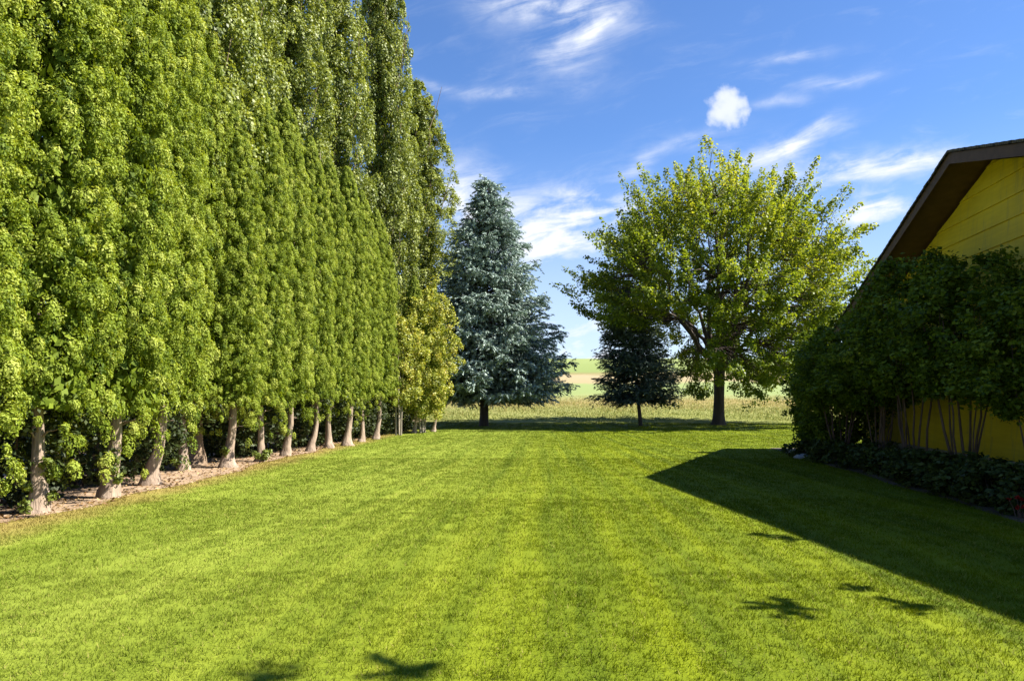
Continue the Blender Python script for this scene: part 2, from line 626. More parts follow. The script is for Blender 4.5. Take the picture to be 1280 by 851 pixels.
# rough tall grass beyond the lawn edge
M['tallgrass'] = leafmat('tall_grass', [(0, (.08, .12, .018)), (.45, (.19, .215, .05)), (.8, (.32, .295, .11)), (1, (.42, .33, .15))], .35, .6, .2, (1.1, 1.05, .8))
n = 170000
y = 44 + 62 * rng.uniform(0, 1, n) ** 1.9
x = y * rng.uniform(-.5, .62, n)
ok = y > lawn_far(x) - .15 + rng.normal(0, .2, n)
x, y = x[ok], y[ok]
n = len(x)
patchy = .5 + .5 * np.sin(x * .7 + 2 * np.sin(y * .25)) * np.sin(y * .45 + x * .12)
P = np.stack([x, y, smooth_hz(y) - .03], 1)
c, t = blades(P, rng.uniform(.06, .22, n) * (.4 + .6 * patchy) * np.clip(.45 + (y - 46) / 14, .45, 1.3), rng.uniform(.03, .06, n), rng.uniform(.1, .6, n),
              np.clip(rng.normal(.25, .2, n) + .45 * np.clip((y - 46) / 18, 0, 1) + .25 * (patchy - .5), 0, 1))  # yellower farther out; darker near the lawn, tree shade put into the tint
tg = link('meadow_grass', raw_mesh('meadow_grass', c, 3, np.arange(len(c)), t), None, M['tallgrass'])
tg['kind'] = 'stuff'
tg['label'] = 'tall rough grass turning yellow beyond the lawn edge'
tg['category'] = 'grass'

# dead leaves and bits of bark on the soil under the cedars
n = 3800
y = rng.uniform(5, 36, n)
x = bed_edge(y) + .15 - np.abs(rng.normal(0, 1.1, n))
P = np.stack([x, y, rng.uniform(.012, .03, n)], 1)
M['litter'] = leafmat('leaf_litter', [(0, (.05, .03, .018)), (.5, (.22, .13, .06)), (1, (.45, .32, .16))], .1, .8, .1)
sz = rng.uniform(.03, .09, n)
ll = link('leaf_litter', leaves('leaf_litter', P, np.array([0, 0, 1.]) + .35 * rng.normal(size=(n, 3)), rdir(n), sz, sz * rng.uniform(.25, .8, n), rng.uniform(0, 1, n), .2), None, M['litter'])
ll['kind'] = 'stuff'
ll['label'] = 'brown dead leaves scattered on the bare soil under the cedars'
ll['category'] = 'leaf litter'

# ------------------------------------------------------------------ house
HW = np.array([.138, 1.0])                    # along the gable wall (per metre of Y)
HWn = HW / np.linalg.norm(HW)
HN = np.array([HWn[1], -HWn[0]])              # into the house
PK = np.array([8.66, 15.21, 6.48])            # front of the ridge
M1, M2 = .348, .256                           # far / near slope per metre of Y
T1, T2 = 8.5, 10.8
DEP = 12.0
OV = .79


def hp(t, n, z):
    """t along the wall from the ridge (Y metres), n into the house"""
    q = PK[:2] + HW * t + HN * n
    return (q[0], q[1], z)


def rz(t, drop=0.0):
    return PK[2] - (M1 * t if t > 0 else -M2 * t) - drop


def poly(name, verts, faces, parent, mat):
    me = bpy.data.meshes.new(name)
    me.from_pydata(verts, [], faces)
    me.update()
    return link(name, me, parent, mat)


def prism(name, ring, vec, parent, mat):
    """closed polygon ring extruded along vec"""
    n = len(ring)
    v_ = [tuple(r) for r in ring] + [tuple(np.array(r) + np.array(vec)) for r in ring]
    f_ = [tuple(range(n))[::-1], tuple(range(n, 2 * n))] + [(i, (i + 1) % n, n + (i + 1) % n, n + i) for i in range(n)]
    return poly(name, v_, f_, parent, mat)


m, k, p, o = newmat('yellow_siding')
t = k.node('ShaderNodeTexCoord')
mp = k.node('ShaderNodeMapping')
mp.inputs['Scale'].default_value = (.6, .6, 9)
k.l.new(t.outputs['Object'], mp.inputs[0])
n1 = k.noise(mp.outputs[0], 2.2, 5, .65)
n2 = k.noise(t.outputs['Object'], .7, 3, .6)
mp2 = k.node('ShaderNodeMapping')
mp2.inputs['Scale'].default_value = (5, 5, .5)
k.l.new(t.outputs['Object'], mp2.inputs[0])
n3 = k.noise(mp2.outputs[0], 1.5, 4, .6)
base = k.ramp(k.m('MULTIPLY_ADD', n1, .5, k.m('MULTIPLY', n2, .5)), [(.3, (.50, .36, .016)), (.7, (.72, .54, .030))])
k.put(p.inputs['Base Color'], k.mix(k.smooth(n3, .52, .75, 0, .45), base, (.26, .20, .07)))
p.inputs['Roughness'].default_value = .7
M['siding'] = m
m, k, p, o = newmat('brown_trim')
t = k.node('ShaderNodeTexCoord')
n1 = k.noise(t.outputs['Object'], 5, 4, .6)
k.put(p.inputs['Base Color'], k.ramp(n1, [(.3, (.058, .026, .017)), (.7, (.095, .045, .030))]))
p.inputs['Roughness'].default_value = .65
M['trim'] = m
m, k, p, o = newmat('roof_shingles')
t = k.node('ShaderNodeTexCoord')
br = k.node('ShaderNodeTexBrick')
br.inputs['Scale'].default_value = 3.2
br.inputs['Color1'].default_value = (.06, .045, .035, 1)
br.inputs['Color2'].default_value = (.11, .085, .065, 1)
br.inputs['Mortar'].default_value = (.02, .015, .012, 1)
br.inputs['Mortar Size'].default_value = .03
k.l.new(t.outputs['Object'], br.inputs['Vector'])
k.put(p.inputs['Base Color'], br.outputs[0])
p.inputs['Roughness'].default_value = .9
M['shingle'] = m
m, k, p, o = newmat('grey_concrete')
t = k.node('ShaderNodeTexCoord')
k.put(p.inputs['Base Color'], k.ramp(k.noise(t.outputs['Object'], 5, 5, .7), [(.3, (.20, .19, .17)), (.7, (.34, .33, .30))]))
p.inputs['Roughness'].default_value = .9
M['concrete'] = m

house = thing('house', 'yellow clapboard house with brown eaves behind the tall shrubs at right', 'house')
TH = .20
# lapped boards of the gable wall (each course leans out at its foot)
we1, we2 = T1 - .7, -(T2 - .7)


def span(z):
    zz = z + TH + .05
    return max(we2, -(PK[2] - zz) / M2), min(we1, (PK[2] - zz) / M1)


v_, f_ = [], []
z = .42
while z < 6.3:
    z2 = min(z + .41, PK[2] - TH - .06)
    if z2 - z < .02:
        break
    nb, nt = OV - .035, OV - .004
    # clip by the roof line: sample several t so that the course follows the rake
    a0, a1 = span(z)
    b0, b1 = span(z2)
    s0 = len(v_)
    v_ += [hp(a0, nb, z), hp(a1, nb, z), hp(b1, nt, z2), hp(b0, nt, z2), hp(a0, nt, z), hp(a1, nt, z)]
    f_ += [(s0 + 1, s0, s0 + 3, s0 + 2), (s0 + 4, s0, s0 + 1, s0 + 5)]
    z = z2
poly('siding', v_, f_, house, M['siding'])
# wall body behind the boards
ring = [hp(we2, OV, .0), hp(we1, OV, .0), hp(we1, OV, rz(we1, TH + .03)), hp(0, OV, rz(0, TH + .03)), hp(we2, OV, rz(we2, TH + .03))]
hv = (HN[0] * DEP, HN[1] * DEP, 0)
prism('wall', ring, hv, house, M['siding'])
ring = [hp(we2 - .03, OV - .05, -.02), hp(we1 + .03, OV - .05, -.02), hp(we1 + .03, OV - .05, .40), hp(we2 - .03, OV - .05, .40)]
prism('foundation', ring, (HN[0] * (DEP + .1), HN[1] * (DEP + .1), 0), house, M['concrete'])
RD = DEP + 2 * OV
hv = (HN[0] * RD, HN[1] * RD, 0)
for sgn, tt_ in ((1, T1), (-1, -T2)):
    ring = [hp(0, 0, PK[2] - .03), hp(tt_, 0, rz(tt_) - .03), hp(tt_, 0, rz(tt_) - TH), hp(0, 0, PK[2] - TH)]
    if sgn < 0:
        ring = ring[::-1]
    # soffit slab, then fascia and shingles
    prism('soffit', [hp(.003 * sgn, .03, PK[2] - .10), hp(tt_ * .998, .03, rz(tt_) - .10), hp(tt_ * .998, .03, rz(tt_) - TH + .02), hp(.003 * sgn, .03, PK[2] - TH + .02)],
          (HN[0] * (RD - .06), HN[1] * (RD - .06), 0), house, M['trim'])
    prism('fascia', [hp(.001 * sgn, 0, PK[2] - .055), hp(tt_, 0, rz(tt_) - .055), hp(tt_, 0, rz(tt_) - .27), hp(.001 * sgn, 0, PK[2] - .27)],
          (HN[0] * .028, HN[1] * .028, 0), house, M['trim'])
    # shingle courses as low steps
    v_, f_ = [], []
    nc = 44
    for c in range(nc):
        ta, tb = tt_ * c / nc, tt_ * (c + 1.12) / nc
        e = .012
        j0, j1 = -.035 - rng.uniform(0, .012), RD + .035
        s0 = len(v_)
        for zz in (0, -.05):
            v_ += [hp(ta, j0, rz(ta) + zz), hp(ta, j1, rz(ta) + zz), hp(tb, j1, rz(tb) + e + zz), hp(tb, j0, rz(tb) + e + zz)]
        f_ += [(s0, s0 + 1, s0 + 2, s0 + 3), (s0 + 3, s0 + 2, s0 + 6, s0 + 7), (s0 + 0, s0 + 3, s0 + 7, s0 + 4), (s0 + 2, s0 + 1, s0 + 5, s0 + 6)]
    poly('roof', v_, f_, house, M['shingle'])
    # eave gutter board
    q0 = np.array(hp(tt_, 0, rz(tt_)))
    dirn = np.array([HW[0], HW[1], 0]) * sgn
    ring = [q0 + dirn * .003 + (0, 0, -.05), q0 + dirn * .12 + (0, 0, -.05), q0 + dirn * .09 + (0, 0, -.16), q0 + dirn * .003 + (0, 0, -.16)]
    prism('gutter', [tuple(r) for r in ring], hv, house, M['trim'])
# corner boards
for tt_ in (we1, we2):
    q0 = np.array(hp(tt_, OV - .05, .42))
    sg = 1 if tt_ > 0 else -1
    ring = [hp(tt_ + .03 * sg, OV - .055, .42), hp(tt_ - .10 * sg, OV - .055, .42), hp(tt_ - .10 * sg, OV - .03, .42), hp(tt_ + .03 * sg, OV - .03, .42)]
    prism('corner_board', ring, (0, 0, rz(tt_, TH + .06) - .42), house, M['trim'])


# ------------------------------------------------------------------ cedar row (left)
def cedar_crown(seed, H=1.0, Rr=1.0, nclump=1900, per=100):
    """unit crown built at real size: height 8, radius .9"""
    Hc, Rc = 8.0, .92
    h = rng.uniform(0, 1, nclump) ** .92
    a = rng.uniform(0, 2 * pi, nclump)
    prof = np.where(h < .05, .90 + .10 * h / .05, 1.0) * np.where(h > .55, np.maximum(0, 1 - ((h - .55) / .46) ** 1.6) ** .85, 1)
    lump = 1 + .045 * sinnoise(a, h * 9, 6, seed) + rng.normal(0, .115, nclump)
    r = Rc * prof * lump * np.where(rng.uniform(size=nclump) < .2, 1.13, 1.0)
    A = nrm(np.stack([np.cos(a), np.sin(a), np.full(nclump, .38)], 1))
    C = np.stack([np.cos(a) * r * .88, np.sin(a) * r * .88, h * Hc], 1)
    C[:, 2] += np.where(h < .07, .30 * rng.normal(size=nclump) + .22 * np.sin(a * 3 + seed) + .12 * np.sin(a * 7), 0)
    rad = rng.uniform(.055, .145, nclump) * (.6 + .4 * prof)
    P, N, T, L, idx = clump_leaves(C, A, rad, per, .038, stretch=1.1, inward=.72, jit=.42, upT=.5)
    N = nrm(N + np.array([0, 0, .3]))
    ct = rng.normal(.5, .22, nclump)
    ct[rng.uniform(size=nclump) < .004] = 1.0
    tint = ct[idx] + rng.normal(0, .14, len(idx))
    # leafy interior
    n = 15000
    h2 = rng.uniform(0.02, .97, n)
    a2 = rng.uniform(0, 2 * pi, n)
    pr2 = np.where(h2 > .55, np.maximum(0, 1 - ((h2 - .55) / .46) ** 1.6) ** .85, 1)
    r2 = Rc * pr2 * rng.uniform(.25, .8, n)
    P2 = np.stack([np.cos(a2) * r2, np.sin(a2) * r2, h2 * Hc], 1)
    N2 = nrm(np.stack([np.cos(a2), np.sin(a2), a2 * 0 + .3], 1) + .6 * rng.normal(size=(n, 3)))
    P = np.concatenate([P, P2])
    N = np.concatenate([N, N2])
    T = np.concatenate([T, rdir(n) + np.array([0, 0, .7])])
    L = np.concatenate([L, rng.uniform(.10, .17, n)])
    Wd = L * .55
    tint = np.concatenate([tint, rng.uniform(.1, .4, n)])
    return leaves('cedar_crown', P, N, T, L, Wd, tint)


def cedar_trunk(seed):
    tb = Tubes()
    z = np.array([-.06, 0, .06, .14, .26, .45, .8, 1.3, 2.2, 4.5, 8.5])
    k = len(z)
    x = np.cumsum(rng.normal(0, .03, k))
    x -= x[1]
    y_ = np.cumsum(rng.normal(0, .02, k))
    y_ -= y_[1]
    lean = rng.uniform(.0, .16)
    pts = np.stack([x * (z > 0) + lean * z * np.exp(-z / 4), y_ * (z > 0), z], 1)
    rad = np.array([.12, .12, .118, .110, .100, .088, .078, .070, .062, .04, .012]) * rng.uniform(.85, 1.2)
    tb.add(pts, rad, 16, .07, np.array([.60, .52, .36, .23, .13, .05, 0, 0, 0, 0, 0]))
    for _ in range(5):   # short dead snags below the crown
        zz = rng.uniform(.7, 1.6)
        an = rng.uniform(-1.4, 1.4)
        p0 = np.array([0.02, 0, zz])
        tb.add(bend(p0, p0 + np.array([math.cos(an) * .35, math.sin(an) * .35, .12]), 5, .05), np.linspace(.018, .004, 5), 5)
    return tb.mesh('cedar_trunk')


crown_v = [cedar_crown(i) for i in range(4)]
trunk_v = [cedar_trunk(i) for i in range(5)]
for m_ in crown_v:
    m_.materials.append(M['cedar'])
for m_ in trunk_v:
    m_.materials.append(M['cedarbark'])


def sprout_mesh(h, r):
    """one short leafy shoot at a trunk's foot"""
    a = rng.uniform(-2.2, 1.0)
    z0 = rng.uniform(.05, h)
    n = 8
    q = np.linspace(0, 1, n)
    C = np.stack([math.cos(a) * (r * .6 + .10 * q), math.sin(a) * (r * .6 + .10 * q), z0 + .08 * q], 1) + rng.normal(0, .02, (n, 3))
    A = nrm(np.tile([[math.cos(a), math.sin(a), .5]], (n, 1)))
    P, N, T, L, idx = clump_leaves(C, A, rng.uniform(.07, .11, n), 20, .055, inward=.05)
    return leaves('sprout', P, N, T, L, L * .6, rng.uniform(0, 1, len(P)))


# px of trunk foot, py of trunk foot, top height, crown base height, radius, label
CED = [
    (-105, 676, 10.8, 1.2, .95, 'tall cedar nearest the camera, cut by the left edge of the photo', 0),
    (45, 641, 11.0, 1.25, .95, 'tall cedar with leafy sprouts round its pale foot, leftmost trunk in the photo', 12),
    (135, 622, 11.2, 1.2, .93, 'tall cedar with a broad pale trunk and sprouts, second trunk from the left', 8),
    (187, 606, 11.4, 1.3, .92, 'tall cedar with a clean straight pale trunk, third from the left, beside bare soil', 0),
    (228, 588, 11.6, 1.4, .88, 'tall cedar with a thin shaded trunk just left of the broad brown poplar trunk', 3),
    (285, 584, 8.5, 1.3, .76, 'cedar with a slender flared trunk, first right of the broad brown poplar trunk', 4),
    (325, 577, 9.3, 1.25, .74, 'cedar with bushy sprouts on its short trunk, highest tip among the shorter cedars', 10),
    (357, 570, 9.6, 1.35, .72, 'cedar with a narrow trunk, second of the lower tips stepping down to the right', 3),
    (388, 564, 9.2, 1.4, .68, 'cedar with a small dim trunk, third of the lower tips stepping down', 0),
    (411, 560, 9.0, 1.45, .68, 'cedar with a sunlit pale foot, fourth of the lower tips stepping down', 0),
    (434, 557, 9.1, 1.45, .70, 'cedar with a pale leaning trunk, standing where the soil strip narrows', 0),
    (452, 552, 8.9, 1.5, .70, 'cedar with a thin pale trunk, second from the far end of the row', 0),
    (470, 549, 8.6, 1.5, .74, 'farthest full cedar of the row, its tip just left of the yellowing tree', 0),
]
for i, (px, py, H, cb, rad, lab, spr) in enumerate(CED):
    x, y, _ = gpt(px, py)
    t = thing('cedar_tree', lab, 'tree', (x, y, 0), 0, 'cedars in a row along the lawn')
    tr = link('trunk', trunk_v[i % 5], t)
    tr.rotation_euler = (0, 0, rng.uniform(-.5, .5))
    tr.scale = (1.1, 1.1, (H - .4) / 8.5) if i < 4 else (.95, .95, (H - .4) / 8.5)
    cr = link('crown', crown_v[i % 4], t, None, (0, 0, cb))
    cr.scale = (rad / .92, rad / .92, (H - cb) / 8.0)
    cr.rotation_euler = (0, 0, rng.uniform(0, 6.28))
    if spr:
        for _ in range(max(2, spr // 2)):
            link('sprout', sprout_mesh(.75, .17), t, M['sprout'])

# farther small arborvitae peeking out beside the yellowing tree
for (px, py, H, rad, lab) in ((516, 543, 6.9, .62, 'short green cedar with a pointed tip left behind the yellowing tree'),
                              (541, 541, 6.9, .5, 'narrow green cedar tip just behind the yellowing tree, beside the blue spruce')):
    x, y, _ = gpt(px, py)
    t = thing('cedar_tree', lab, 'tree', (x - .1, y + 1.2, 0), 0, 'cedars in a row along the lawn')
    tr = link('trunk', trunk_v[2], t)
    tr.scale = (.8, .8, (H - .4) / 8.5)
    cr = link('crown', crown_v[1], t, None, (0, 0, 1.0))
    cr.scale = (rad / .92, rad / .92, (H - 1) / 8.0)


# ------------------------------------------------------------------ poplars behind the row
def poplar_meshes(seed, Hc=19.0, Rc=2.0, nclump=1000, per=110):
    h = rng.uniform(0, 1, nclump)
    a = rng.uniform(0, 2 * pi, nclump)
    prof = (.55 + .45 * np.clip(h / .25, 0, 1)) * np.where(h > .5, np.maximum(0, 1 - ((h - .5) / .52) ** 1.8) ** .8, 1)
    lump = 1 + .22 * sinnoise(a, h * 5, 6, seed + 40) + rng.normal(0, .08, nclump)
    r = Rc * prof * lump * np.where(rng.uniform(size=nclump) < .45, rng.uniform(.35, .9, nclump), 1)
    C = np.stack([np.cos(a) * r * .9, np.sin(a) * r * .9, h * Hc], 1)
    A = nrm(np.stack([np.cos(a), np.sin(a), np.full(nclump, .9)], 1))
    rad = rng.uniform(.18, .44, nclump) * (.6 + .4 * prof)
    P, N, T, L, idx = clump_leaves(C, A, rad, per, .09, stretch=1.5, inward=.55, jit=.5, upT=.1)
    N = nrm(N + np.array([0, 0, .4]))
    tint = rng.normal(.48, .14, nclump)[idx] + rng.normal(0, .2, len(idx))
    n = 16000
    h2 = rng.uniform(.01, .95, n)
    a2 = rng.uniform(0, 2 * pi, n)
    pr2 = np.where(h2 > .5, np.maximum(0, 1 - ((h2 - .5) / .52) ** 1.8) ** .8, 1)
    r2 = Rc * pr2 * rng.uniform(.1, .5, n)
    P2 = np.stack([np.cos(a2) * r2, np.sin(a2) * r2, h2 * Hc], 1)
    P = np.concatenate([P, P2])
    N = np.concatenate([N, rdir(n)])
    T = np.concatenate([T, rdir(n)])
    L = np.concatenate([L, rng.uniform(.12, .2, n)])
    tint = np.concatenate([tint, rng.uniform(0, .4, n)])
    cr = leaves('poplar_crown', P, N, T, L, L * .85, tint)
    tb = Tubes()
    zz = np.array([-.1, 0, .2, .5, 1.2, 3, 7, 13, 19.5])
    tb.add(np.stack([np.cumsum(rng.normal(0, .03, 9)), np.cumsum(rng.normal(0, .03, 9)), zz], 1), np.array([.33, .33, .31, .28, .25, .22, .16, .09, .02]), 14, .06,
           np.array([.5, .45, .28, .12, .04, 0, 0, 0, 0]))
    for _ in range(46):
        z0 = rng.uniform(1.6, 15)
        an = rng.uniform(0, 6.28)
        ln = rng.uniform(2.5, 5)
        rr = Rc * rng.uniform(.4, .85)
        tb.add(bend((0, 0, z0), (math.cos(an) * rr, math.sin(an) * rr, z0 + ln), 6, -.08), np.linspace(.05, .008, 6), 6)
    return cr, tb.mesh('poplar_trunk')


pop = [poplar_meshes(i) for i in range(2)]
for a_, b_ in pop:
    a_.materials.append(M['poplar'])
    b_.materials.append(M['popbark'])
POP = [(-7.55, 18.0, 20.5, .75, 'tall poplar whose broad brown trunk stands in shade between the cedar trunks'),
       (-8.9, 24.5, 20.5, .78, 'tall poplar showing sky through its thin leaves right of the tallest cedars'),
       (-8.7, 29.5, 22.0, .85, 'tall poplar rising above the highest of the lower cedar tips'),
       (-8.2, 35.0, 23.0, .92, 'tall poplar behind the lower cedars, third from the right end of the poplar row'),
       (-6.75, 40.0, 25.5, .92, 'tall poplar next to the last one, its crown leaving the top of the photo'),
       (-5.75, 46.5, 20.6, 1.22, 'last poplar of the row, its rounded tip and whole right side against the sky')]
for i, (x, y, H, rs, lab) in enumerate(POP):
    t = thing('poplar_tree', lab, 'tree', (x, y, 0), 0, 'poplars behind the cedar row')
    a_, b_ = pop[i % 2]
    tr = link('trunk', b_, t)
    tr.scale = (rs, rs, (H - .5) / 19.5)
    cr = link('crown', a_, t, None, (0, 0, 2.2))
    cr.scale = (rs, rs, (H - 2.2) / 19.2)
    cr.rotation_euler = (0, 0, i * 1.3 + .4)
    tr.rotation_euler = (0, 0, i * 1.3 + .4)


# ------------------------------------------------------------------ general leafy bush
def bush_meshes(name, H, Rr, base, nclump, per, leaf, nst, flat=.8, stem_r=.022, spread=.55, seed=0):
    th = rng.uniform(0, 2 * pi, nclump)
    hh = rng.uniform(0, 1, nclump)
    prof = np.sin(np.clip(hh, .06, .94) * pi) ** .45
    lump = 1 + .3 * sinnoise(th, hh * 6, 5, seed + 90) + rng.normal(0, .17, nclump)
    r = Rr * prof * lump * np.sqrt(rng.uniform(.25, 1, nclump))
    C = np.stack([np.cos(th) * r, np.sin(th) * r, base + hh * (H - base) + .18 * (H - base) * sinnoise(th, 0 * hh, 4, seed + 7) * hh], 1)
    A = nrm(np.stack([np.cos(th), np.sin(th), (hh - .3) * 1.4], 1))
    P, N, T, L, idx = clump_leaves(C, A, rng.uniform(.14, .32, nclump) * min(1, Rr), per, leaf, inward=.2, jit=.9, upT=-.1)
    N = nrm(N + np.array([0, 0, .5]))
    tint = rng.normal(.45, .15, nclump)[idx] + rng.normal(0, .2, len(idx))
    cr = leaves(name + '_crown', P, N, T, L, L * .62, tint)
    tb = Tubes()
    for _ in range(nst):
        an = rng.uniform(0, 6.28)
        r0, r1 = rng.uniform(.03, .25) * min(1, Rr), rng.uniform(.2, spread) * Rr
        p0 = np.array([math.cos(an) * r0, math.sin(an) * r0, -.03])
        p1 = np.array([math.cos(an) * r1, math.sin(an) * r1, base + (H - base) * rng.uniform(.4, .8)])
        tb.add(bend(p0, p1, 8, .02, .006), np.linspace(stem_r, stem_r * .3, 8) * rng.uniform(.7, 1.3), 7)
    return cr, tb.mesh(name + '_stems')


# dark understorey behind the cedar trunks
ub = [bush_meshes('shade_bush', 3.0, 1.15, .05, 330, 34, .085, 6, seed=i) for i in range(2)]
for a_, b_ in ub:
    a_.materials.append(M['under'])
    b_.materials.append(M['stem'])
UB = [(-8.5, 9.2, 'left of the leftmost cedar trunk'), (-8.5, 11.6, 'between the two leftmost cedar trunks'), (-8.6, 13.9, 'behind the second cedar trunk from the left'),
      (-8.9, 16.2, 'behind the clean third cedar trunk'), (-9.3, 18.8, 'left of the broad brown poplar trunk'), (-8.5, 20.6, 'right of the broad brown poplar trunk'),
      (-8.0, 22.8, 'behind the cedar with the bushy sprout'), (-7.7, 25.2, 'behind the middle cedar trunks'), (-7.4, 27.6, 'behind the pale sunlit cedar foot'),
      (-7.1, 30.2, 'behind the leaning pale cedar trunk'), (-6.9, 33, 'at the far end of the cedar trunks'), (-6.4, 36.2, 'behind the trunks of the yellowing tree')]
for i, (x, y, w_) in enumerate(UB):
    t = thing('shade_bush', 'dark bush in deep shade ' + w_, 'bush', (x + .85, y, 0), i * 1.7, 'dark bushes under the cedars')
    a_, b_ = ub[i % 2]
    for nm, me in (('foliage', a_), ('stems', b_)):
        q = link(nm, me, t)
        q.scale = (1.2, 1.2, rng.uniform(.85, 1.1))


# ------------------------------------------------------------------ spruces
def spruce_meshes(H, base, rad, asym, nbr, ntw, npt, nl, nw, lean=0.0, droop=.25, seed=0, trunk=.3, pw=.85):
    r_ = np.random.default_rng(seed)
    tb = Tubes()
    zz = np.array([-.15, 0, .15, .5, 1.5, H * .3, H * .6, H * .85, H])
    ax = lambda z: lean * np.maximum(z, 0)
    tb.add(np.stack([ax(zz), 0 * zz, zz], 1), trunk * np.array([1.25, 1.2, 1.08, 1, .95, .75, .45, .2, .04]), 12, .05)
    uu = r_.uniform(0, 1, nbr)
    hs = base + (H - base - .1) * np.where(r_.uniform(size=nbr) < .55, 1 - np.sqrt(uu), uu)
    hs = np.sort(hs)
    az = (np.arange(nbr) * 2.399 + r_.normal(0, .5, nbr))
    fr = (hs - base) / (H - base)
    Lb = rad * np.minimum(1, (1.02 - fr)) ** pw * (.5 + .5 * np.clip(fr / .05, .55, 1))
    Lb = Lb * r_.uniform(.72, 1.12, nbr) * (1 + asym * np.cos(az))
    d = np.stack([np.cos(az), np.sin(az), 0 * az], 1)
    up = .55 * fr ** 2 + .02
    s = np.linspace(0, 1, 7)
    P, N, T, L, tn = [], [], [], [], []
    for i in range(nbr):
        p0 = np.array([ax(hs[i]), 0, hs[i]])
        zc = Lb[i] * (up[i] * s + (-droop * (1 - fr[i]) * (s * 1.5 - s ** 2.2 * 1.05)))
        path = p0 + d[i] * (Lb[i] * s)[:, None] + np.stack([0 * s, 0 * s, zc], 1)
        tb.add(path, np.linspace(.045, .008, 7) * (.4 + .6 * (1 - fr[i])), 5)
        nt = max(5, int(ntw * Lb[i] / rad + 4))
        ss = np.concatenate([r_.uniform(.18, 1, nt), [1.0]])
        sgn = np.where(r_.uniform(size=nt + 1) < .5, -1, 1)
        sgn[-1] = 0
        base_p = np.stack([np.interp(ss, s, path[:, c]) for c in range(3)], 1)
        side = np.array([-d[i][1], d[i][0], 0])
        tdir = nrm(d[i] * r_.uniform(.6, 1.0, (nt + 1, 1)) + side * (sgn * r_.uniform(.5, 1.0, nt + 1))[:, None] + np.array([0, 0, 1]) * r_.normal(-.10, .40, (nt + 1, 1)))
        tl = (.36 + .30 * Lb[i] / rad * (1.05 - ss) + .12) * r_.uniform(.7, 1.25, nt + 1)
        q = r_.uniform(0, 1, (nt + 1, npt))
        pos = base_p[:, None] + tdir[:, None] * (tl[:, None] * q)[..., None] + np.array([0, 0, -.10]) * (q ** 2 * tl[:, None])[..., None]
        rd = r_.normal(size=(nt + 1, npt, 3))
        nd = nrm(tdir[:, None] * .9 + nrm(rd) * .75 + np.array([0, 0, .22]))
        pos = pos + nd * nl * .35
        P.append(pos.reshape(-1, 3))
        T.append(nd.reshape(-1, 3))
        N.append(nrm(rd * .6 + np.array([0, 0, 1.0])).reshape(-1, 3))
        tip = np.clip(ss[:, None] * .55 + q * .35 + r_.normal(0, .16, q.shape), 0, 1)
        tn.append(tip.ravel())
    P, N, T, tn = map(np.concatenate, (P, N, T, tn))
    Ls = nl * r_.uniform(.7, 1.3, len(P))
    return leaves('spruce_crown', P, N, T, Ls, Ls * nw, tn, .05), tb.mesh('spruce_trunk')


x, y, _ = gpt(605, 533)
t = thing('spruce_tree', 'large blue spruce with silvery tiers of needles at the end of the lawn', 'tree', (x, y, 0))
a_, b_ = spruce_meshes(13.3, 1.7, 4.5, .08, 600, 34, 22, .18, .30, lean=.016, seed=3, trunk=.24, pw=.88)
link('trunk', b_, t, M['darkbark'])
link('crown', a_, t, M['spruce'])

x, y, _ = gpt(801, 533)
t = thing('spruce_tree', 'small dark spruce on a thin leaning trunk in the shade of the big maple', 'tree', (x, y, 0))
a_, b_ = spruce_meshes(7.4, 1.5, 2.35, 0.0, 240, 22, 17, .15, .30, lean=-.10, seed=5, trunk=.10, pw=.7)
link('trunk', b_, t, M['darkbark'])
link('crown', a_, t, M['darkspruce'])


